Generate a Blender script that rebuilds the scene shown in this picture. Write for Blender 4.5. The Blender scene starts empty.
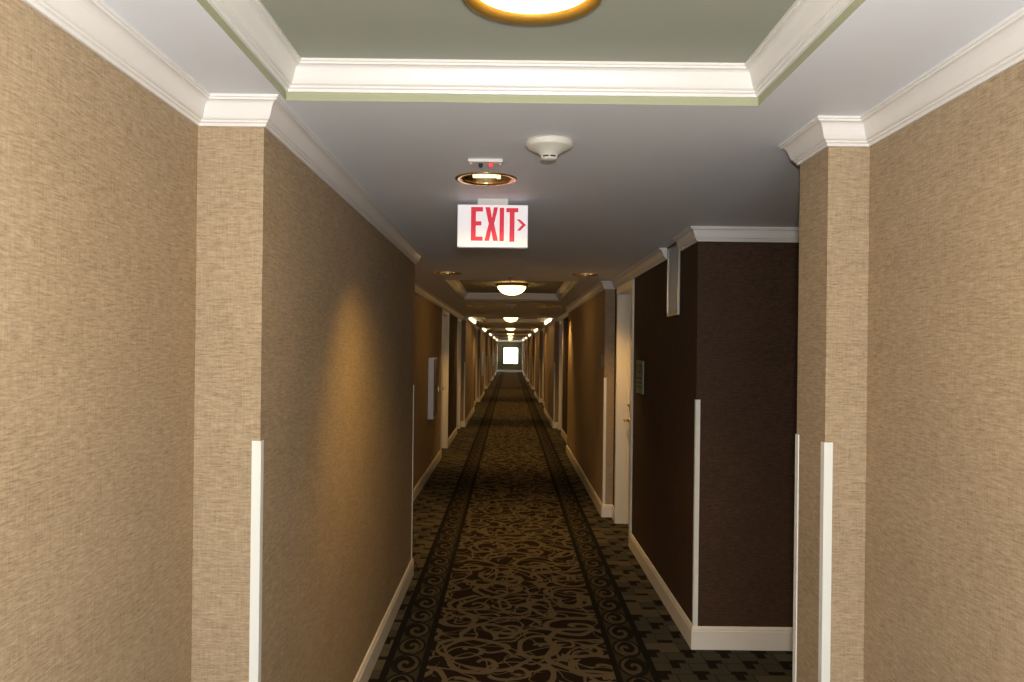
import bpy, bmesh, math, random
from mathutils import Vector
random.seed(7)
C = bpy.context.scene.collection
EYE = 1.69
CEIL = 2.40
END = 63.0
BACK = -2.4
PI = math.pi

# ------------------------------------------------------------------ node helper
class V:
    def __init__(s, nt, sock): s.nt, s.k = nt, sock
    def m(s, op, b=None, c=None):
        n = s.nt.nodes.new('ShaderNodeMath'); n.operation = op
        for i, q in enumerate((s, b, c)):
            if q is None: continue
            if isinstance(q, V): s.nt.links.new(q.k, n.inputs[i])
            else: n.inputs[i].default_value = q
        return V(s.nt, n.outputs[0])
    def __add__(s, o): return s.m('ADD', o)
    def __sub__(s, o): return s.m('SUBTRACT', o)
    def __mul__(s, o): return s.m('MULTIPLY', o)
    def __truediv__(s, o): return s.m('DIVIDE', o)
    def lt(s, o): return s.m('LESS_THAN', o)
    def gt(s, o): return s.m('GREATER_THAN', o)
    def abs(s): return s.m('ABSOLUTE')
    def frac(s): return s.m('FRACT')
    def floor(s): return s.m('FLOOR')
    def mx(s, o): return s.m('MAXIMUM', o)
    def mn(s, o): return s.m('MINIMUM', o)
    def inv(s): return s * -1.0 + 1.0

def lin(c):
    return tuple((v/12.92 if v <= .04045 else ((v+.055)/1.055)**2.4) for v in (x/255 for x in c)) + (1,)

def newmat(name, rough=.6, spec=.3, metal=0.0, col=(.8, .8, .8, 1)):
    m = bpy.data.materials.new(name); m.use_nodes = True
    b = m.node_tree.nodes['Principled BSDF']
    b.inputs['Base Color'].default_value = col
    b.inputs['Roughness'].default_value = rough
    b.inputs['Specular IOR Level'].default_value = spec
    b.inputs['Metallic'].default_value = metal
    return m, m.node_tree, b

def objxyz(nt):
    g = nt.nodes.new('ShaderNodeNewGeometry')
    s = nt.nodes.new('ShaderNodeSeparateXYZ'); nt.links.new(g.outputs['Position'], s.inputs[0])
    return V(nt, s.outputs[0]), V(nt, s.outputs[1]), V(nt, s.outputs[2])

def comb(nt, x, y, z=0.0):
    n = nt.nodes.new('ShaderNodeCombineXYZ')
    for i, q in enumerate((x, y, z)):
        if isinstance(q, V): nt.links.new(q.k, n.inputs[i])
        else: n.inputs[i].default_value = q
    return n.outputs[0]

def noise(nt, vec, scale=1, detail=2, rough=.5, out=0):
    n = nt.nodes.new('ShaderNodeTexNoise'); nt.links.new(vec, n.inputs['Vector'])
    n.inputs['Scale'].default_value = scale; n.inputs['Detail'].default_value = detail
    n.inputs['Roughness'].default_value = rough
    return V(nt, n.outputs[out])

def mixc(nt, fac, a, b):
    n = nt.nodes.new('ShaderNodeMix'); n.data_type = 'RGBA'
    if isinstance(fac, V): nt.links.new(fac.k, n.inputs[0])
    else: n.inputs[0].default_value = fac
    for i, q in ((6, a), (7, b)):
        if isinstance(q, tuple): n.inputs[i].default_value = q
        else: nt.links.new(q, n.inputs[i])
    return n.outputs[2]

def bump(nt, b, h, strength=.3, dist=.002):
    n = nt.nodes.new('ShaderNodeBump'); n.inputs['Strength'].default_value = strength
    n.inputs['Distance'].default_value = dist
    nt.links.new(h.k, n.inputs['Height']); nt.links.new(n.outputs[0], b.inputs['Normal'])

def wallpaper(name, dark, light, amt=1.0):
    m, nt, b = newmat(name, rough=.75, spec=.25)
    x, y, z = objxyz(nt)
    u = x + y
    streak = noise(nt, comb(nt, u*26, z*200, x*9), 1, 3, .6)      # slubby horizontal threads
    vert = noise(nt, comb(nt, u*260, z*12, 3.0), 1, 2, .5)
    fine = noise(nt, comb(nt, u*90, z*320, 7.0), 1, 2, .6)
    big = noise(nt, comb(nt, u*3, z*4, 1.0), 1, 2, .5)
    h = streak*.5 + vert*.2 + fine*.3
    f = ((h - .5)*2.9 + .5 + (big-.5)*.25)
    f = f.mx(0.0).mn(1.0)
    nt.links.new(mixc(nt, f, dark, light), b.inputs['Base Color'])
    bump(nt, b, h, .5, .003)
    return m

def paint(name, col, rough=.6, spec=.3, var=.06):
    m, nt, b = newmat(name, rough=rough, spec=spec)
    x, y, z = objxyz(nt)
    n = noise(nt, comb(nt, x, y, z), 3.5, 3, .6)
    d = tuple(c*(1-var) for c in col[:3]) + (1,)
    nt.links.new(mixc(nt, n, d, col), b.inputs['Base Color'])
    n2 = noise(nt, comb(nt, x, y, z), 160, 2, .5)
    bump(nt, b, n2, .12, .001)
    return m

def emis(name, col, strength, base=(.8, .8, .8, 1)):
    m, nt, b = newmat(name, rough=.4, col=base)
    b.inputs['Emission Color'].default_value = col
    b.inputs['Emission Strength'].default_value = strength
    return m

M = {}
M['tan'] = wallpaper('tan_grasscloth', (.225, .162, .092, 1), (.525, .395, .255, 1))
M['brown'] = wallpaper('brown_grasscloth', (.026, .013, .006, 1), (.095, .050, .027, 1))
M['ceil'] = paint('soffit_paint', (.84, .87, .92, 1), .55, .3, .05)
M['sage'] = paint('sage_paint', (.36, .38, .31, 1), .5, .3, .05)
M['olive'] = wallpaper('olive_grasscloth', (.15, .145, .05, 1), (.32, .29, .10, 1))
M['edge'] = paint('pale_green_paint', (.40, .41, .26, 1), .55, .3, .12)
M['trim'] = paint('white_trim_paint', (.84, .79, .72, 1), .3, .5, .04)
M['crown'] = paint('crown_paint', (.80, .765, .72, 1), .35, .5, .04)
M['guard'] = paint('guard_vinyl', (.80, .80, .74, 1), .4, .4, .02)
M['door'] = paint('door_paint', (.72, .66, .54, 1), .4, .4, .08)
M['frame'] = paint('door_frame_paint', (.78, .73, .62, 1), .35, .4, .05)
M['plastic'] = paint('white_plastic', (.82, .80, .76, 1), .4, .4, .03)
M['shell'] = paint('cream_plastic', (.70, .67, .58, 1), .45, .4, .03)
M['dark'] = paint('dark_slot', (.03, .028, .025, 1), .6, .3, .1)
M['red'] = emis('backlit_red_lettering', (1, .03, .08, 1), .22, (.72, .03, .06, 1))
M['red_lamp'] = emis('red_lamp', (1, .05, .08, 1), .7, (.6, .05, .05, 1))
M['brass'] = newmat('brushed_brass', .42, .5, .9, (.62, .40, .09, 1))[0]
M['sign'] = emis('backlit_sign_face', (1, .94, .98, 1), .34, (.80, .78, .78, 1))
M['steel'] = newmat('satin_nickel', .3, .5, 1.0, (.62, .58, .5, 1))[0]
M['reflector'] = newmat('gold_reflector', .22, .5, 1.0, (.85, .62, .30, 1))[0]
M['bowl'] = emis('lit_glass_bowl', (1, .58, .18, 1), 12.0, (.9, .85, .7, 1))
M['bowl_near'] = emis('lit_flush_glass', (1, .62, .24, 1), 26.0, (.9, .85, .7, 1))
M['strip'] = emis('strip_glow', (1, .72, .36, 1), 7.0)  # glow of the added crown strips
M['lamp'] = emis('compact_lamp', (1, .74, .34, 1), 1.8)
M['cabinet'] = paint('cabinet_paint', (.80, .86, .95, 1), .4, .4, .03)
M['cab_dark'] = paint('cabinet_front', (.10, .085, .07, 1), .3, .5, .05)
M['greenplate'] = paint('pale_green_plate', (.20, .26, .16, 1), .4, .4, .1)
M['mirror'] = paint('grey_panel', (.55, .60, .66, 1), .45, .5, .05)
M['sky_frame'] = paint('window_frame', (.7, .7, .66, 1), .5, .3, .03)

def glass_mat():
    m = bpy.data.materials.new('window_glass'); m.use_nodes = True
    b = m.node_tree.nodes['Principled BSDF']
    b.inputs['Base Color'].default_value = (1, 1, 1, 1); b.inputs['Roughness'].default_value = 0
    b.inputs['Transmission Weight'].default_value = 1; b.inputs['IOR'].default_value = 1.05
    return m
M['glass'] = glass_mat()

def carpet():
    m, nt, b = newmat('patterned_carpet', rough=.95, spec=.05)
    x, y, z = objxyz(nt)
    dark = (.018, .012, .009, 1); scroll = (.122, .098, .064, 1)
    ink = (.012, .011, .010, 1); bordg = (.045, .040, .028, 1); bords = (.080, .064, .042, 1)
    blk = (.095, .083, .060, 1); blk2 = (.062, .058, .046, 1); blkd = (.016, .012, .010, 1)
    xc = x - .0725; ax = xc.abs()
    # --- middle panel: tangled scrollwork
    wx = noise(nt, comb(nt, x, y, 0.0), 3.2, 1, .5) - .5
    wy = noise(nt, comb(nt, x, y, 5.0), 3.2, 1, .5) - .5
    px = x + wx*.16; py = y + wy*.16
    def spirals(scale, turns, width, off, d):
        vn = nt.nodes.new('ShaderNodeTexVoronoi'); vn.voronoi_dimensions = '2D'
        nt.links.new(comb(nt, px + off, py + off*.7), vn.inputs['Vector'])
        vn.inputs['Scale'].default_value = scale; vn.inputs['Randomness'].default_value = .75
        s = nt.nodes.new('ShaderNodeSeparateXYZ'); nt.links.new(vn.outputs['Position'], s.inputs[0])
        lx = (px + off) - V(nt, s.outputs[0]); ly = (py + off*.7) - V(nt, s.outputs[1])
        r = (lx*lx + ly*ly).m('SQRT'); th = ly.m('ARCTAN2', lx)
        t = (th*(d/(2*PI)) + r*turns + 10.0).frac()
        return (t - .5).abs().lt(width)
    a1 = spirals(2.9, 6.6, .125, 0.0, 1.0)
    a2 = spirals(2.3, 4.6, .075, 3.3, -1.0)
    n1 = (noise(nt, comb(nt, px, py*1.0, 2.0), 4.2, 0) - .5).abs().lt(.016)
    n2 = (noise(nt, comb(nt, px, py, 9.0), 5.2, 0) - .48).abs().lt(.014)
    n3 = (noise(nt, comb(nt, px, py, 15.0), 3.2, 0) - .5).abs().lt(.010)
    sc = a1.mx(a2).mx(n1).mx(n2).mx(n3)
    col = mixc(nt, sc, dark, scroll)
    # --- scroll border
    per = .26
    k = (y/per).floor(); v = ((y/per).frac() - .5)*per
    sgn = ((k*.5).frac().lt(.25))*2.0 - 1.0
    u = (ax - .61)*sgn
    v = v*.58
    r = (u*u + v*v).m('SQRT'); th = v.m('ARCTAN2', u)
    t = (th/(2*PI) + r*17.0 + 10.0).frac()
    sp = (t - .5).abs().lt(.20) * r.lt(.070)
    edge = ((r - .073).abs().lt(.006))
    wave = ((u + (y*(2*PI/.52)).m('SINE')*.06).abs()).lt(.010)
    bc = mixc(nt, sp.mx(wave), mixc(nt, r.lt(.066), bordg, ink), bords)
    bc = mixc(nt, edge, bc, ink)
    col = mixc(nt, ax.gt(.515), col, bc)
    # --- blocks outside the border
    row = (y/.15).floor(); fy = (y/.15).frac()
    rnd = (row*12.9898).m('SINE')*43758.5453
    uu = x/.20 + (row*.5).frac() + rnd.frac()*.08
    fu = uu.frac(); cu = uu.floor()
    hsh = ((cu*7.13 + row*3.71).m('SINE')*9131.7).frac()
    bl = mixc(nt, hsh.gt(.45), blk, blk2)
    joint = fy.gt(.955).mx(fu.gt(.97))
    acc = fu.lt(.42) * fy.lt(.27)
    acc2 = (fu - .62).abs().lt(.12) * (fy.gt(.50)) * hsh.gt(.35)
    bl = mixc(nt, joint*.7, bl, blkd)
    bl = mixc(nt, acc.mx(acc2), bl, blkd)
    col = mixc(nt, ax.gt(.71), col, bl)
    # --- stripes
    st = (ax - .512).abs().lt(.017).mx((ax - .706).abs().lt(.019))
    col = mixc(nt, st, col, ink)
    pile = noise(nt, comb(nt, x, y, 0.0), 330, 2, .6)
    pf = pile*.9 + .55
    mul = nt.nodes.new('ShaderNodeVectorMath'); mul.operation = 'SCALE'
    nt.links.new(col, mul.inputs[0]); nt.links.new(pf.k, mul.inputs['Scale'])
    nt.links.new(mul.outputs[0], b.inputs['Base Color'])
    bump(nt, b, pile, .6, .004)
    return m
M['carpet'] = carpet()

# ------------------------------------------------------------------ mesh helpers
def link(name, bm, mats, parent=None, smooth=False):
    me = bpy.data.meshes.new(name)
    bmesh.ops.recalc_face_normals(bm, faces=bm.faces[:]) if bm.faces else None
    bm.to_mesh(me); bm.free()
    if not isinstance(mats, (list, tuple)): mats = [mats]
    for q in mats: me.materials.append(M[q])
    if smooth:
        for p in me.polygons: p.use_smooth = True
    o = bpy.data.objects.new(name, me); C.objects.link(o)
    if parent: o.parent = parent
    return o

def struct(name, bm, mats, parent=None, smooth=False):
    o = link(name, bm, mats, parent, smooth)
    if parent is None: o['kind'] = 'structure'
    return o

def thing(name, label, cat, loc, rz=0, group=None):
    o = bpy.data.objects.new(name, None); C.objects.link(o)
    o.empty_display_size = .05
    o.location = loc; o.rotation_euler = (0, 0, rz)
    tag(o, label, cat, group); return o

def tag(o, label, cat, group=None):
    o['label'] = label; o['category'] = cat
    if group: o['group'] = group
    return o

def dup(root, loc, label, rz=None, group=None):
    r = root.copy(); C.objects.link(r); r.location = loc; r['label'] = label
    if rz is not None: r.rotation_euler = (0, 0, rz)
    if group: r['group'] = group
    for ch in list(root.children):
        c = ch.copy(); C.objects.link(c); c.parent = r
        for g in list(ch.children):
            d = g.copy(); C.objects.link(d); d.parent = c
    return r

def box(bm, x0, x1, y0, y1, z0, z1, mi=0, bev=0):
    vs = [bm.verts.new((x, y, z)) for x in (x0, x1) for y in (y0, y1) for z in (z0, z1)]
    q = [(0,1,3,2),(4,6,7,5),(0,4,5,1),(2,3,7,6),(0,2,6,4),(1,5,7,3)]
    fs = [bm.faces.new([vs[i] for i in f]) for f in q]
    for f in fs: f.material_index = mi
    if bev:
        es = list({e for f in fs for e in f.edges})
        r = bmesh.ops.bevel(bm, geom=es, offset=bev, segments=2, affect='EDGES', profile=.5)
        for f in r['faces']: f.material_index = mi
    return fs

def quad(bm, pts, mi=0):
    f = bm.faces.new([bm.verts.new(p) for p in pts]); f.material_index = mi; return f

def lathe(bm, prof, seg=48, c=(0, 0, 0), mi=0, close=False):
    rings = []
    for r, z in prof:
        if r < 1e-6: rings.append([bm.verts.new((c[0], c[1], c[2]+z))])
        else: rings.append([bm.verts.new((c[0]+r*math.cos(2*PI*i/seg), c[1]+r*math.sin(2*PI*i/seg), c[2]+z)) for i in range(seg)])
    for a, b in zip(rings, rings[1:]):
        for i in range(seg):
            j = (i+1) % seg
            if len(a) == 1 and len(b) == 1: continue
            if len(a) == 1: f = bm.faces.new((a[0], b[i], b[j]))
            elif len(b) == 1: f = bm.faces.new((a[i], a[j], b[0]))
            else: f = bm.faces.new((a[i], a[j], b[j], b[i]))
            f.material_index = mi

def rod(bm, p0, p1, r0, r1=None, seg=16, mi=0):
    r1 = r0 if r1 is None else r1
    p0, p1 = Vector(p0), Vector(p1); d = (p1-p0).normalized()
    a = d.orthogonal().normalized(); b = d.cross(a)
    A = [bm.verts.new(p0 + (a*math.cos(2*PI*i/seg)+b*math.sin(2*PI*i/seg))*r0) for i in range(seg)]
    B = [bm.verts.new(p1 + (a*math.cos(2*PI*i/seg)+b*math.sin(2*PI*i/seg))*r1) for i in range(seg)]
    for i in range(seg):
        j = (i+1) % seg; bm.faces.new((A[i], A[j], B[j], B[i])).material_index = mi
    bm.faces.new(A).material_index = mi; bm.faces.new(B).material_index = mi

def sweep(bm, path, prof, side, closed=False, mi=0):
    """path [(x,y)], profile [(offset into the room, z)] ; side=+1 room on the left of travel"""
    n = len(path); P = [Vector(p) for p in path]; rings = []
    def nrm(a, b):
        d = (b-a).normalized(); return Vector((-d.y, d.x))*side
    for i in range(n):
        if closed: n0 = nrm(P[i-1], P[i]); n1 = nrm(P[i], P[(i+1) % n])
        else:
            n0 = nrm(P[i-1], P[i]) if i else None
            n1 = nrm(P[i], P[i+1]) if i < n-1 else None
            n0 = n0 or n1; n1 = n1 or n0
        mv = (n0+n1)/(1+n0.dot(n1))
        rings.append([bm.verts.new((P[i].x+mv.x*o, P[i].y+mv.y*o, z)) for o, z in prof])
    k = len(prof)
    for i in range(n if closed else n-1):
        a, b = rings[i], rings[(i+1) % n]
        for j in range(k):
            bm.faces.new((a[j], a[(j+1) % k], b[(j+1) % k], b[j])).material_index = mi
    if not closed:
        bm.faces.new(rings[0]).material_index = mi; bm.faces.new(rings[-1]).material_index = mi

def crown_prof(z, h=.078, p=.055):
    pr = [(0, 0), (0, -h), (.007, -h), (.009, -h*.90), (.014, -h*.87), (.015, -h*.80)]
    for i in range(1, 8):                       # S-shaped cyma
        t = i/8
        o = .015 + (p-.012-.015)*t
        zz = -h*.80 + h*.60*(t + .16*math.sin(2*PI*t)*-1)
        pr.append((o, zz))
    pr += [(p-.012, -h*.18), (p-.005, -h*.17), (p-.004, -h*.10), (p, -h*.09), (p, 0)]
    return [(o, z+zz) for o, zz in pr]

BASE = [(0, 0), (.015, 0), (.015, .104), (.012, .107), (.012, .112), (.013, .115), (.010, .124), (.006, .130), (0, .130)]

# ------------------------------------------------------------------ layout
PXL, PXR = -.715, .964            # near pillars
NL, NR = -.905, 1.09              # near walls
RL, RR = -1.06, 1.065             # recessed walls
QL, QR = -.97, .965               # projecting walls
DEP = .108; HEAD = 2.27           # door reveal and head height
PER = 8.6
starts = [17.4 + PER*i for i in range(6)]          # projecting wall begins
ends = [22.0 + PER*i for i in range(6)]            # ... and ends
# path vertices, material of the segment that leaves the vertex, door openings (y0,y1)
left = [((NL, BACK), 'tan'), ((NL, 2.30), 'tan'), ((PXL, 2.30), 'tan'), ((PXL, 5.97), 'tan'), ((RL, 5.97), 'tan')]
doorsL = [(12.45, 13.65), (16.1, 17.05)]
left_break = []
left.append(((RL, 13.75), 'brown'))
right = [((NR, BACK), 'tan'), ((NR, 2.44), 'tan'), ((PXR, 2.44), 'tan'), ((PXR, 2.68), 'tan'), ((4.2, 2.68), 'tan'),
         ((4.2, 4.56), 'brown'), ((RR, 4.56), 'brown'), ((RR, 8.15), 'tan'), ((QR, 8.15), 'tan'), ((QR, 13.3), 'tan'), ((RR, 13.3), 'brown')]
doorsR = [(6.93, 7.87), (13.5, 14.4), (16.1, 17.05)]
for i, (s, e) in enumerate(zip(starts, ends)):
    left += [((RL, s), 'tan'), ((QL, s), 'tan')]
    right += [((RR, s), 'tan'), ((QR, s), 'tan')]
    if e < END - 1.5 and i < 5:
        left += [((QL, e), 'tan'), ((RL, e), 'brown')]
        right += [((QR, e), 'tan'), ((RR, e), 'brown')]
        doorsL += [(e+.25, e+1.2), (s+PER-1.3, s+PER-.35)]
        doorsR += [(e+.25, e+1.2), (s+PER-1.3, s+PER-.35)]
left.append(((QL, END), 'tan')); right.append(((QR, END), 'tan'))

def build_side(name, verts, doors, side):
    """wall shell with real doorways"""
    bm = bmesh.new()
    out = side
    for (a, ma), (b, mb) in zip(verts, verts[1:]):
        mi = 0 if ma == 'tan' else 1
        cuts = []
        if abs(a[0]-b[0]) < 1e-6:
            lo, hi = a[1], b[1]
            cuts = [d for d in doors if d[0] > min(lo, hi) and d[1] < max(lo, hi) and abs(a[0]) < 1.5]
        if not cuts:
            quad(bm, [(a[0], a[1], 0), (b[0], b[1], 0), (b[0], b[1], CEIL), (a[0], a[1], CEIL)], mi)
            continue
        y = a[1]; X = a[0]; xo = X + out*.16
        for d0, d1 in sorted(cuts):
            quad(bm, [(X, y, 0), (X, d0, 0), (X, d0, CEIL), (X, y, CEIL)], mi)
            quad(bm, [(X, d0, HEAD), (X, d1, HEAD), (X, d1, CEIL), (X, d0, CEIL)], mi)
            quad(bm, [(X, d0, 0), (xo, d0, 0), (xo, d0, HEAD), (X, d0, HEAD)], mi)
            quad(bm, [(X, d1, 0), (xo, d1, 0), (xo, d1, HEAD), (X, d1, HEAD)], mi)
            quad(bm, [(X, d0, HEAD), (xo, d0, HEAD), (xo, d1, HEAD), (X, d1, HEAD)], mi)
            quad(bm, [(xo, d0, 0), (xo, d1, 0), (xo, d1, HEAD), (xo, d0, HEAD)], mi)
            y = d1
        quad(bm, [(X, y, 0), (X, b[1], 0), (X, b[1], CEIL), (X, y, CEIL)], mi)
    return struct(name, bm, ['tan', 'brown'])

build_side('wall_left', left, doorsL, -1)
build_side('wall_right', right, doorsR, 1)

# baseboards, broken at the doors (plus the width of the casing)
def split_path(verts, doors):
    runs = []; cur = [verts[0][0]]
    for (a, _), (b, _) in zip(verts, verts[1:]):
        if abs(a[0]-b[0]) < 1e-6 and abs(a[0]) < 1.5:
            for d0, d1 in sorted(doors):
                if d0 > a[1] and d1 < b[1]:
                    cur.append((a[0], d0-.05)); runs.append(cur); cur = [(a[0], d1+.05)]
        cur.append(b)
    runs.append(cur); return runs
bm = bmesh.new()
for r in split_path(left, doorsL): sweep(bm, r, BASE, -1)
struct('baseboard_left', bm, 'trim')
bm = bmesh.new()
for r in split_path(right, doorsR): sweep(bm, r, BASE, 1)
struct('baseboard_right', bm, 'trim')
bm = bmesh.new(); sweep(bm, [(QL+.016, END), (QR-.016, END)], BASE, -1); struct('baseboard_far', bm, 'trim')

# crown mouldings
bm = bmesh.new(); sweep(bm, [p for p, _ in left], crown_prof(CEIL), -1); struct('trim_1', bm, 'crown')
bm = bmesh.new()
rp = [p for p, _ in right]
i = rp.index((RR, 4.56))
sweep(bm, rp[:i+1] + [(RR, 5.00)], crown_prof(CEIL), 1)
sweep(bm, [(RR, 5.46)] + rp[i+1:], crown_prof(CEIL), 1)
struct('trim_2', bm, 'crown')
bm = bmesh.new(); sweep(bm, [(QL+.056, END), (QR-.056, END)], crown_prof(CEIL), -1); struct('trim_3', bm, 'crown')

# floor
bm = bmesh.new(); quad(bm, [(-1.3, BACK, 0), (4.3, BACK, 0), (4.3, END+.2, 0), (-1.3, END+.2, 0)]); struct('floor', bm, 'carpet')

# ceiling with tray and can openings
trays = [(BACK+.3, 2.30), (8.2, 11.5)] + [(17.65+PER*i, 20.95+PER*i) for i in range(5)]
TX0, TX1, TZ = -.652, .705, 2.503
def tray_x(i): return (TX0, TX1) if i == 0 else (-.67, .69)
cans = [(-.108, 3.32)]
pair_y = [7.42, 12.9, 16.0] + [21.55 + PER*i for i in range(5)] + [24.6 + PER*i for i in range(5)]
pair_y = sorted(y for y in pair_y if y < END-2)
for y in pair_y: cans += [(-.585, y), (.69, y)]
wash = [19.3 + PER*i for i in range(5)]
bm = bmesh.new()
edges = []
def loop(pts):
    vs = [bm.verts.new((x, y, CEIL)) for x, y in pts]
    return [bm.edges.new((vs[i], vs[(i+1) % len(vs)])) for i in range(len(vs))]
edges += loop([(-1.25, BACK), (4.3, BACK), (4.3, END+.1), (-1.25, END+.1)])
for k, (a, b) in enumerate(trays):
    x0, x1 = tray_x(k); edges += loop([(x0, a), (x0, b), (x1, b), (x1, a)])
CR = .108
WR = .045
for x, y in cans: edges += loop([(x+CR*math.cos(-2*PI*i/24), y+CR*math.sin(-2*PI*i/24)) for i in range(24)])
bmesh.ops.triangle_fill(bm, use_beauty=True, use_dissolve=False, edges=edges)
ceil = struct('ceiling', bm, 'ceil')
for k, (a, b) in enumerate(trays):
    x0, x1 = tray_x(k)
    bm = bmesh.new()
    P = [(x0, a), (x1, a), (x1, b), (x0, b)]
    for i in range(4):
        p, q = P[i], P[(i+1) % 4]
        quad(bm, [(p[0], p[1], CEIL), (q[0], q[1], CEIL), (q[0], q[1], TZ), (p[0], p[1], TZ)], 1)
    quad(bm, [(x, y, TZ) for x, y in P], 0)
    link('tray', bm, ['sage', 'edge'], ceil)
    bm = bmesh.new(); sweep(bm, P, crown_prof(TZ, .080, .056), 1, closed=True)
    struct('trim_%d' % (k+4), bm, 'crown')

# closing walls: far wall with window opening, near wall, ends
def wall_with_hole(name, y, x0, x1, wx0, wx1, wz0, wz1, mat, dy=.16):
    bm = bmesh.new()
    for a, b, c, d in ((x0, wx0, 0, CEIL), (wx1, x1, 0, CEIL), (wx0, wx1, 0, wz0), (wx0, wx1, wz1, CEIL)):
        quad(bm, [(a, y, c), (b, y, c), (b, y, d), (a, y, d)])
    for a, b, c, d in ((wx0, wx0, wz0, wz1), (wx1, wx1, wz0, wz1)):
        quad(bm, [(a, y, c), (a, y+dy, c), (a, y+dy, d), (a, y, d)])
    for z in (wz0, wz1): quad(bm, [(wx0, y, z), (wx1, y, z), (wx1, y+dy, z), (wx0, y+dy, z)])
    return struct(name, bm, mat)
W = (-.52, .64, .60, 1.88)
wall_with_hole('wall_far', END, QL, QR, *W, 'olive')
W2 = (-.50, .68, .12, 1.25)                  # unseen opening added behind the viewer to let in fill light for the ceiling
wall_with_hole('wall_near', BACK, NL, NR, *W2, 'tan', -.16)
bm = bmesh.new(); q = .04
for a_, b_, c_, d_ in ((W2[0], W2[1], W2[2], W2[2]+q), (W2[0], W2[1], W2[3]-q, W2[3]), (W2[0], W2[0]+q, W2[2]+q, W2[3]-q), (W2[1]-q, W2[1], W2[2]+q, W2[3]-q)):
    box(bm, a_, b_, BACK-.12, BACK-.06, c_, d_)
struct('fill_opening', bm, 'sky_frame')  # frame of the added opening
bm = bmesh.new()
t = .035
box(bm, W[0], W[1], END+.05, END+.11, W[2], W[2]+t); box(bm, W[0], W[1], END+.05, END+.11, W[3]-t, W[3])
box(bm, W[0], W[0]+t, END+.05, END+.11, W[2]+t, W[3]-t); box(bm, W[1]-t, W[1], END+.05, END+.11, W[2]+t, W[3]-t)
wn = struct('window_1', bm, 'sky_frame')
bm = bmesh.new(); box(bm, W[0]+t, W[1]-t, END+.075, END+.081, W[2]+t, W[3]-t); link('pane', bm, 'glass', wn)

# ------------------------------------------------------------------ doors
def make_door(n, X, d0, d1, side):
    """side=+1 : door in the right-hand wall"""
    w = d1-d0
    bm = bmesh.new()
    f = .022                                   # frame: jambs lining the reveal + casing lips
    def bx(a, b, *r): box(bm, *(sorted((X+side*a, X+side*b))), *r, bev=0)
    bx(-.016, DEP, d1-f, d1+.0, 0, HEAD-f)
    bx(-.016, DEP, d0, d0+f, 0, HEAD-f)
    bx(-.016, DEP, d0, d1, HEAD-f, HEAD)
    bx(-.016, 0.0, d0-.045, d0, 0, HEAD+.045)
    bx(-.016, 0.0, d1, d1+.045, 0, HEAD+.045)
    bx(-.016, 0.0, d0, d1, HEAD, HEAD+.045)
    bx(DEP-.03, DEP, d0+f, d0+f+.012, 0, HEAD-f)     # stop
    bx(DEP-.03, DEP, d1-f-.012, d1-f, 0, HEAD-f)
    o = struct('door_%d' % n, bm, 'frame')
    bm = bmesh.new()
    xa, xb = sorted((X+side*DEP, X+side*(DEP+.044)))
    box(bm, xa, xb, d0+.004, d1-.004, .008, HEAD-.004)
    # panels: raised mouldings on the leaf
    xs = X+side*(DEP-.006); y0, y1 = d0+.16, d1-.16
    for z0, z1 in ((.25, .95), (1.12, 2.05)):
        for (a, b, c, d) in ((y0, y1, z0, z0+.02), (y0, y1, z1-.02, z1), (y0, y0+.02, z0+.02, z1-.02), (y1-.02, y1, z0+.02, z1-.02)):
            box(bm, *sorted((xs, X+side*DEP)), a, b, c, d)
    leaf = link('door_leaf', bm, 'door', o)
    yh = d1-.075
    bm = bmesh.new()
    xs = X+side*DEP
    rod(bm, (xs, yh, 1.02), (xs-side*.012, yh, 1.02), .030, .027, 20)
    rod(bm, (xs-side*.012, yh, 1.02), (xs-side*.058, yh, 1.02), .011, .010, 14)
    rod(bm, (xs-side*.055, yh+.006, 1.02), (xs-side*.060, yh-.05, 1.023), .010, .009, 14)
    rod(bm, (xs-side*.060, yh-.05, 1.023), (xs-side*.054, yh-.115, 1.016), .009, .007, 14)
    link('lever_handle', bm, 'steel', o, True)
    bm = bmesh.new()
    rod(bm, (xs, yh, 1.17), (xs-side*.014, yh, 1.17), .026, .022, 20)
    rod(bm, (xs-side*.014, yh, 1.17), (xs-side*.024, yh, 1.17), .012, .012, 14)
    link('deadbolt', bm, 'steel', o, True)
n = 1
for d0, d1 in doorsR: make_door(n, RR, d0, d1, 1); n += 1
for d0, d1 in doorsL: make_door(n, RL, d0, d1, -1); n += 1

# ------------------------------------------------------------------ corner guards
def guard_mesh(w=.023):
    bm = bmesh.new(); t = .0035
    # L section, corner at origin, wings run along +x and +y, lying on the outside (-x,-y faces)
    pts = [(-t, -t), (w, -t), (w, 0), (0, 0), (0, w), (-t, w)]
    z0, z1 = .131, 1.42
    lo = [bm.verts.new((x, y, z0)) for x, y in pts]; hi = [bm.verts.new((x, y, z1)) for x, y in pts]
    for i in range(6):
        j = (i+1) % 6; bm.faces.new((lo[i], lo[j], hi[j], hi[i]))
    bm.faces.new(lo); bm.faces.new(hi)
    return bm
g0 = None
def guard(x, y, rz, label, group=None):
    global g0
    if g0 is None:
        g0 = link('corner_guard', guard_mesh(), 'guard'); g = g0
    else:
        g = g0.copy(); C.objects.link(g)
    g.location = (x, y, 0); g.rotation_euler = (0, 0, rz)
    for k in ('group',):
        if k in g: del g[k]
    tag(g, label, 'corner guard', group)
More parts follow.
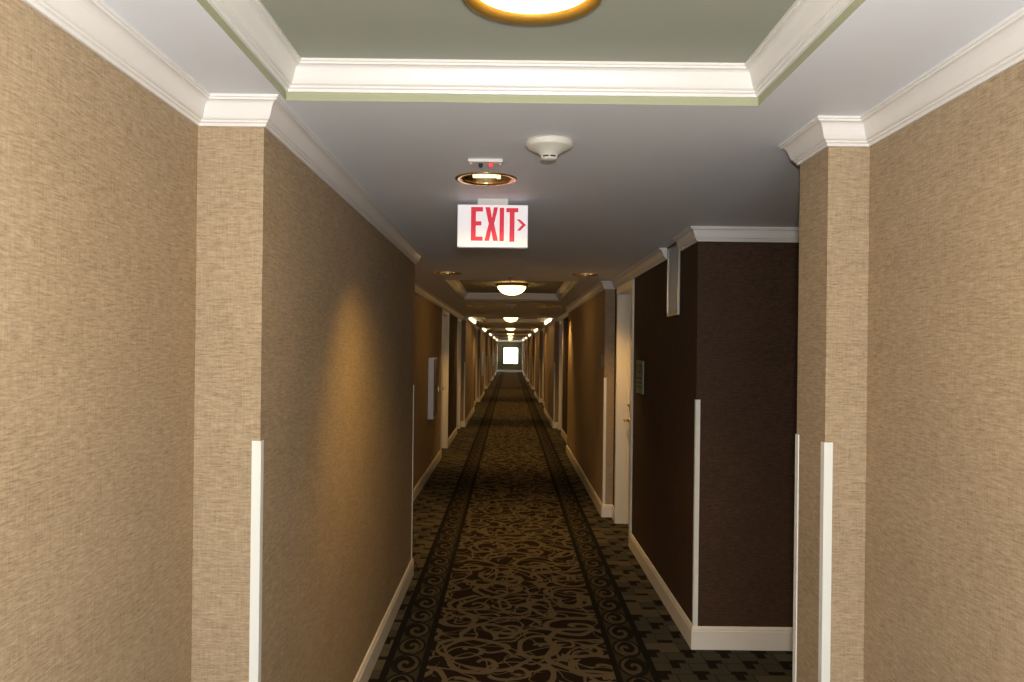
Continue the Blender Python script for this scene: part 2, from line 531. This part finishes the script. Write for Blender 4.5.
# corner solid quadrant direction: rz=0 -> solid towards +x,+y
GR = 'white corner guards on the projecting wall corners'
guard(PXL, 2.30, PI/2, 'tall white corner guard on the near left wallpapered pillar')
guard(PXR, 2.44, 0, 'tall white corner guard on the front corner of the near right pillar')
guard(PXR, 2.68, -PI/2, 'thin white corner guard on rear corner of the near right pillar')
guard(RR, 4.56, 0, 'white corner guard on the dark brown wall corner at the side hall')
guard(PXL, 5.97, PI, 'white corner guard at the far end of the long left tan wall')
guard(QR, 8.15, 0, 'white corner guard on the tan wall corner just past the nearest cream door')
names = ['first', 'second', 'third', 'fourth', 'fifth', 'sixth']
for i, s in enumerate(starts):
    guard(QL, s, PI/2, 'corner guard on %s left projecting wall beyond the nearest wall cabinet' % names[i])
    guard(QR, s, 0, 'corner guard on %s right projecting wall corner beyond the nearest cream door corner' % names[i])

# ------------------------------------------------------------------ ceiling dome lights
def make_dome(loc, label, group):
    t = thing('ceiling_light', label, 'ceiling light', loc, 0, group)   # origin on the tray ceiling
    bm = bmesh.new()
    lathe(bm, [(0, 0), (.180, 0), (.190, -.006), (.195, -.018), (.193, -.030), (.183, -.034), (.176, -.028), (.172, -.020)], 64)
    link('brass_ring', bm, 'brass', t, True)
    bm = bmesh.new()
    pr = [(.174*math.cos(a), -.022 - .115*math.sin(a)) for a in [PI/2*i/14 for i in range(14)]] + [(0, -.137)]
    lathe(bm, pr, 64)
    link('glass_bowl', bm, 'bowl', t, True)
    return t
DG = 'dome lights down the middle of the tray ceilings'
dome0 = make_dome((.012, (trays[1][0]+trays[1][1])/2+.02, TZ), 'glowing dome light in the second ceiling tray, just past the exit sign', DG)
t = thing('ceiling_light', 'brass rimmed flush light overhead at the top edge of the photo', 'ceiling light', (.040, 1.723, TZ))
bm = bmesh.new(); lathe(bm, [(q*.93, w_) for q, w_ in [(0, 0), (.140, 0), (.150, -.012), (.158, -.030), (.164, -.046), (.163, -.050), (.159, -.051), (.138, -.036), (.136, -.030), (0, -.030)]], 72); link('brass_ring', bm, 'brass', t, True)
bm = bmesh.new(); lathe(bm, [(q*.93, w_) for q, w_ in [(.1385, -.034), (.12, -.040), (.09, -.045), (.05, -.048), (0, -.049)]], 72); link('glass_bowl', bm, 'bowl_near', t, True)
dl = ['glowing dome light in the third ceiling tray from the camera',
      'small glowing dome light in the fourth ceiling tray', 'tiny glowing dome light in the fifth ceiling tray',
      'tiny glowing dome light in the sixth ceiling tray', 'farthest dome light, nearest the end window']
for (a, b), l in zip(trays[2:], dl):
    dup(dome0, (.012, (a+b)/2+.02, TZ), l, group=DG)

# ------------------------------------------------------------------ recessed downlights
def make_can(loc, label, group=None):
    t = thing('recessed_downlight', label, 'downlight', loc, 0, group)  # origin at the soffit
    bm = bmesh.new()
    lathe(bm, [(.104, .004), (.104, -.001), (.110, -.005), (.124, -.006), (.129, -.003), (.129, .000), (.106, .000)], 48)
    link('trim_ring', bm, 'reflector', t, True)
    bm = bmesh.new()
    lathe(bm, [(.106, .000), (.098, .02), (.082, .06), (.066, .10), (.062, .12), (0, .12)], 48)
    link('reflector', bm, 'reflector', t, True)
    bm = bmesh.new()
    for sx in (-.013, .013):
        rod(bm, (-.055, sx, .011), (.045, sx, .012), .006, .006, 12)
    box(bm, .045, .060, -.020, .020, .003, .021)
    link('lamp', bm, 'lamp', t, True)
    return t
can0 = make_can((cans[0][0], cans[0][1], CEIL), 'round gold recessed downlight in front of the exit sign')
CG = 'paired recessed downlights between the ceiling trays'
rown = ['nearest', 'second', 'third', 'fourth', 'fifth', 'sixth', 'seventh', 'eighth', 'ninth', 'tenth', 'eleventh', 'twelfth', 'thirteenth']
for i, y in enumerate(pair_y):
    for s, x in (('left', -.585), ('right', .69)):
        dup(can0, (x, y, CEIL), '%s recessed downlight in the %s pair beyond the exit sign' % (s, rown[i]), group=CG)

# glowing strips added to stand in for bright patches on the crown
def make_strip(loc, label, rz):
    t = thing('crown_glow_strip', label, 'strip light', loc, rz, 'bright glowing strips along the crown moulding')
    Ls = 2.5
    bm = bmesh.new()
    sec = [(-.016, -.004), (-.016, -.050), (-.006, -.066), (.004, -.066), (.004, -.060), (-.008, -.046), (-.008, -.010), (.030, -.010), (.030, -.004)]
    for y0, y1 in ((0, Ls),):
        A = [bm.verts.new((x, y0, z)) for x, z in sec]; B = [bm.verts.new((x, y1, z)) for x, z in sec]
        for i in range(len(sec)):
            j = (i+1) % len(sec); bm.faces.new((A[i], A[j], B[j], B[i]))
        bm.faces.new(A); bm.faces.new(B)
    link('strip_back', bm, 'crown', t)
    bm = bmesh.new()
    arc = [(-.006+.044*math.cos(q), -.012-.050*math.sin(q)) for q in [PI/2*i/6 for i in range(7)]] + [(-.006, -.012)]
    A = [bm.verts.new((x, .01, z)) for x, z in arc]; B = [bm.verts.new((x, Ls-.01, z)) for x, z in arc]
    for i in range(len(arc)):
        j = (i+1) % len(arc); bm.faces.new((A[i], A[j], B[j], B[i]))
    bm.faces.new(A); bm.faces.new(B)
    link('glow_bar', bm, 'strip', t)
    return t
w0 = None
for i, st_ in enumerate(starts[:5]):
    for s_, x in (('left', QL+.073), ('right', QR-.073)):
        lab = 'small bright glow at the %s crown moulding, level with the %s ceiling tray' % (s_, ['third', 'fourth', 'fifth', 'sixth', 'seventh'][i])
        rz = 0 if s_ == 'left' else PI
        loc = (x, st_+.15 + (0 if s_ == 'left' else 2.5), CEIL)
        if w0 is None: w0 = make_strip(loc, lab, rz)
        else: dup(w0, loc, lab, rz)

# ------------------------------------------------------------------ exit sign
SY = 3.75; u_ = 1/(4.87*213.3)
t = thing('exit_sign', 'white exit sign with red letters and arrow hanging from the ceiling', 'exit sign', (-.0885, SY, CEIL))
SW, SH = .330, .198; top = -.030
bm = bmesh.new(); box(bm, -SW/2, SW/2, 0, .045, top-SH, top, 0, .004); link('sign_box', bm, 'sign', t)
bm = bmesh.new(); box(bm, -.072, .072, -.004, .055, top+.001, -.0005, 0, .003)
box(bm, -.066, .066, -.006, -.0035, top+.012, top+.018)
link('canopy', bm, 'plastic', t)
def poly(bm, pts, y0=-.0025, y1=.001):
    # pts in zoomed-photo pixels of the sign -> local metres
    Q = [((px-256.5)*u_, top - (py-412)*u_*.97) for px, py in pts]
    a = [bm.verts.new((x, y0, z)) for x, z in Q]; b = [bm.verts.new((x, y1, z)) for x, z in Q]
    bm.faces.new(a); bm.faces.new(b)
    for i in range(len(Q)):
        j = (i+1) % len(Q); bm.faces.new((a[i], a[j], b[j], b[i]))
L = {'E': [(151,425),(209,425),(209,447),(175,447),(175,496),(202,496),(202,517),(175,517),(175,573),(209,573),(209,594),(151,594)],
     'X': [(220,425),(244,425),(253,478),(262,425),(282,425),(264,508),(284,594),(259,594),(250,541),(240,594),(217,594),(237,508)],
     'I': [(290,427),(312,427),(312,595),(290,595)],
     'T': [(322,428),(381,428),(381,449),(363,449),(363,597),(339,597),(339,449),(322,449)],
     'arrow': [(373,484),(389,484),(419,512),(391,541),(375,541),(400,512)]}
for nm, pts in L.items():
    bm = bmesh.new(); poly(bm, pts)
    o = link('arrow' if nm == 'arrow' else 'letter', bm, 'red', t)
    o['label'] = 'red arrow pointing right' if nm == 'arrow' else 'red letter ' + nm

# test plate with two small lamps
t = thing('test_lamp_plate', 'small white plate with a red and a dark lamp in front of the recessed downlight', 'ceiling plate', (-.10, 3.00, CEIL))
bm = bmesh.new(); box(bm, -.064, .064, -.03, .03, -.012, -.0005, 0, .002); link('plate', bm, 'plastic', t)
for x, mt, l in ((-.018, 'dark', 'dark lamp'), (.020, 'red_lamp', 'red lamp')):
    bm = bmesh.new(); lathe(bm, [(.008, -.011), (.008, -.020), (.006, -.026), (0, -.028)], 20, (x, 0, 0)); o = link('indicator_lamp', bm, mt, t, True); o['label'] = l
for x in (-.055, .055):
    bm = bmesh.new(); rod(bm, (x, 0, -.011), (x, 0, -.015), .004, .003, 12); link('screw', bm, 'plastic', t)

# smoke detectors
def make_det(loc, label, group=None):
    t = thing('smoke_detector', label, 'smoke detector', loc, 0, group)
    bm = bmesh.new(); lathe(bm, [(0, 0), (.080, 0), (.081, -.006), (.080, -.016), (.077, -.021), (.070, -.024), (0, -.024)], 56)
    link('base', bm, 'shell', t, True)
    bm = bmesh.new(); lathe(bm, [(.072, -.0235), (.060, -.029), (.046, -.036), (.035, -.043), (.029, -.049), (.0275, -.0505)], 56)
    lathe(bm, [(.029, -.056), (.027, -.060), (.020, -.063), (0, -.064)], 40)
    link('cover', bm, 'shell', t, True)
    bm = bmesh.new(); lathe(bm, [(.0255, -.050), (.0255, -.057), (0, -.057)], 32)
    link('sensing_chamber', bm, 'dark', t, True)
    for i in range(6):
        bm = bmesh.new()
        a = 2*PI*(i+.5)/6; rod(bm, (.0275*math.cos(a), .0275*math.sin(a), -.048), (.0275*math.cos(a), .0275*math.sin(a), -.058), .0026, .0026, 8)
        link('cage_bar', bm, 'shell', t)
    return t
det0 = make_det((.125, 2.72, CEIL), 'large white round smoke detector on the near ceiling, right of the exit sign')
for i, y in enumerate([12.6] + [21.3+PER*k for k in range(4)]):
    dup(det0, (.01, y, CEIL), 'smoke detector just behind the %s dome light past the exit sign' % ['first', 'second', 'third', 'fourth', 'fifth'][i], group='smoke detectors between ceiling trays')
# sprinkler
t = thing('sprinkler_head', 'small metal fire sprinkler between exit sign and second ceiling tray', 'sprinkler', (0.0, 7.75, CEIL))
bm = bmesh.new(); lathe(bm, [(0, 0), (.035, 0), (.032, -.006), (.014, -.009), (.010, -.02), (.010, -.03), (0, -.03)], 24); link('escutcheon', bm, 'steel', t, True)
bm = bmesh.new()
for s in (-1, 1): rod(bm, (s*.009, 0, -.028), (s*.004, 0, -.056), .0025, .002, 8)
lathe(bm, [(0, -.055), (.018, -.057), (.018, -.059), (0, -.060)], 20); link('deflector', bm, 'steel', t)

# ------------------------------------------------------------------ wall pieces
# framed grey panel high on the brown wall, cutting through the crown
t = thing('framed_panel', 'grey panel in a bright metal frame high on the brown wall by the side hall', 'wall panel', (RR, 5.03, 1.925))
bm = bmesh.new(); w, h, d, f = .36, .455, .014, .020
for a, b, c, e in ((0, w, 0, f), (0, w, h-f, h), (0, f, f, h-f), (w-f, w, f, h-f)):
    box(bm, -d, -.0005, a, b, c, e, 0, .002)
link('frame', bm, 'steel', t)
bm = bmesh.new(); box(bm, -d+.006, -.001, f, w-f, f, h-f); link('panel', bm, 'mirror', t)
# pale green plaque
t = thing('evacuation_plaque', 'pale green notice plaque on the brown wall near the cream door', 'plaque', (RR, 6.34, 1.35))
bm = bmesh.new(); box(bm, -.012, -.0005, 0, .31, 0, .265, 0, .002); link('board', bm, 'greenplate', t)
bm = bmesh.new()
for z in (.05, .085, .12): box(bm, -.0135, -.0118, .03, .28, z, z+.008)
for (a, b, c, e) in ((.06, .25, .17, .176), (.06, .25, .225, .231), (.06, .066, .17, .231), (.15, .156, .17, .231), (.244, .25, .17, .231)):
    box(bm, -.0135, -.0118, a, b, c, e)
link('printed_lines', bm, 'dark', t)
# small green plate on first right projecting wall
bm = bmesh.new(); box(bm, -.012, -.0005, 0, .10, 0, .12, 0, .002)
o = link('small_plaque', bm, 'greenplate'); o.location = (QR, 8.32, 1.53)
tag(o, 'small green plate on the tan wall just past the nearest cream door', 'plaque')
# shallow cabinets on the left wall
def make_cab(loc, label):
    t = thing('wall_cabinet', label, 'cabinet', loc, 0, 'shallow wall cabinets along the left wall')
    bm = bmesh.new(); box(bm, .0005, .072, 0, .46, 0, .80, 0, .004); link('case', bm, 'cabinet', t)
    bm = bmesh.new(); box(bm, .0715, .080, .02, .44, .02, .78, 0, .002); dr = link('glazed_front', bm, 'cab_dark', t)
    bm = bmesh.new()
    for z in [.12+.045*i for i in range(6)] + [.44+.04*i for i in range(7)]:
        box(bm, .0795, .082, .10, .16, z, z+.014)
    link('printed_marks', bm, 'plastic', t)
    bm = bmesh.new(); rod(bm, (.079, .40, .38), (.10, .40, .38), .006, .006, 10); rod(bm, (.10, .40, .34), (.10, .40, .42), .006, .006, 10); link('pull', bm, 'steel', t)
    return t
cab0 = make_cab((RL, 10.4, .775), 'tall narrow pale grey cabinet on the left wall, nearest of the wall cabinets')
dup(cab0, (QL, 27.6, .80), 'small distant pale cabinet on the left wall beyond the third ceiling tray')
dup(cab0, (QL, 44.8, .80), 'farthest pale cabinet on the left wall near the end window')

# ------------------------------------------------------------------ lights
def lamp(kind, name, loc, energy, col, size=.05, rot=None, **k):
    l = bpy.data.lights.new(name, kind); l.energy = energy; l.color = col
    if kind in ('POINT', 'SPOT'): l.shadow_soft_size = size
    for a, b in k.items(): setattr(l, a, b)
    o = bpy.data.objects.new(name, l); C.objects.link(o); o.location = loc
    if rot: o.rotation_euler = rot
    return o
FLASH = 178
lamp('SPOT', 'camera_flash', (.025, .02, EYE+.11), FLASH, (1, .99, .97), .03, (PI/2, 0, 0), spot_size=math.radians(150), spot_blend=.6)
warm = (1, .57, .16)
lamp('SPOT', 'downlight_beam', (cans[0][0], cans[0][1], CEIL-.012), 75, (1, .60, .15), .04, (.31, 0, 0), spot_size=math.radians(112), spot_blend=1.0)
for i, y in enumerate(pair_y):
    for x in (-.585, .69):
        lamp('SPOT', 'downlight_beam', (x, y, CEIL-.005), 60, warm, .04, (0, 0, 0), spot_size=math.radians(106), spot_blend=.8)

w = bpy.data.worlds.new('World'); bpy.context.scene.world = w; w.use_nodes = True
bg = w.node_tree.nodes['Background']; bg.inputs[0].default_value = (.92, .97, 1, 1); bg.inputs[1].default_value = 14
a = bpy.data.lights.new('window_portal', 'AREA'); a.shape = 'RECTANGLE'; a.size = W[1]-W[0]; a.size_y = W[3]-W[2]; a.cycles.is_portal = True
ao = bpy.data.objects.new('window_portal', a); C.objects.link(ao); ao.location = ((W[0]+W[1])/2, END+.14, (W[2]+W[3])/2); ao.rotation_euler = (-PI/2, 0, 0)

a2 = bpy.data.lights.new('fill_opening_portal', 'AREA'); a2.shape = 'RECTANGLE'; a2.size = W2[1]-W2[0]; a2.size_y = W2[3]-W2[2]; a2.cycles.is_portal = True  # portal for the added fill opening
ao = bpy.data.objects.new('fill_opening_portal', a2); C.objects.link(ao); ao.location = ((W2[0]+W2[1])/2, BACK-.14, (W2[2]+W2[3])/2); ao.rotation_euler = (-PI/2, 0, PI)
# ------------------------------------------------------------------ camera
cam = bpy.data.cameras.new('camera'); co = bpy.data.objects.new('camera', cam); C.objects.link(co)
co.location = (0, 0, EYE)
cam.sensor_width = 36; cam.lens = 36*800/1024
cam.shift_x = 2/1024; cam.shift_y = 9/1024
cam.clip_start = .02; cam.clip_end = 300
co.rotation_euler = (PI/2, 0, 0)
co.rotation_mode = 'QUATERNION'
from mathutils import Quaternion, Euler
co.rotation_quaternion = Euler((PI/2, 0, 0)).to_quaternion() @ Quaternion((0, 0, 1), math.radians(.69))
bpy.context.scene.camera = co
vs = bpy.context.scene.view_settings
vs.view_transform = 'Standard'; vs.look = 'None'; vs.exposure = 0; vs.gamma = 1; vs.use_curve_mapping = False
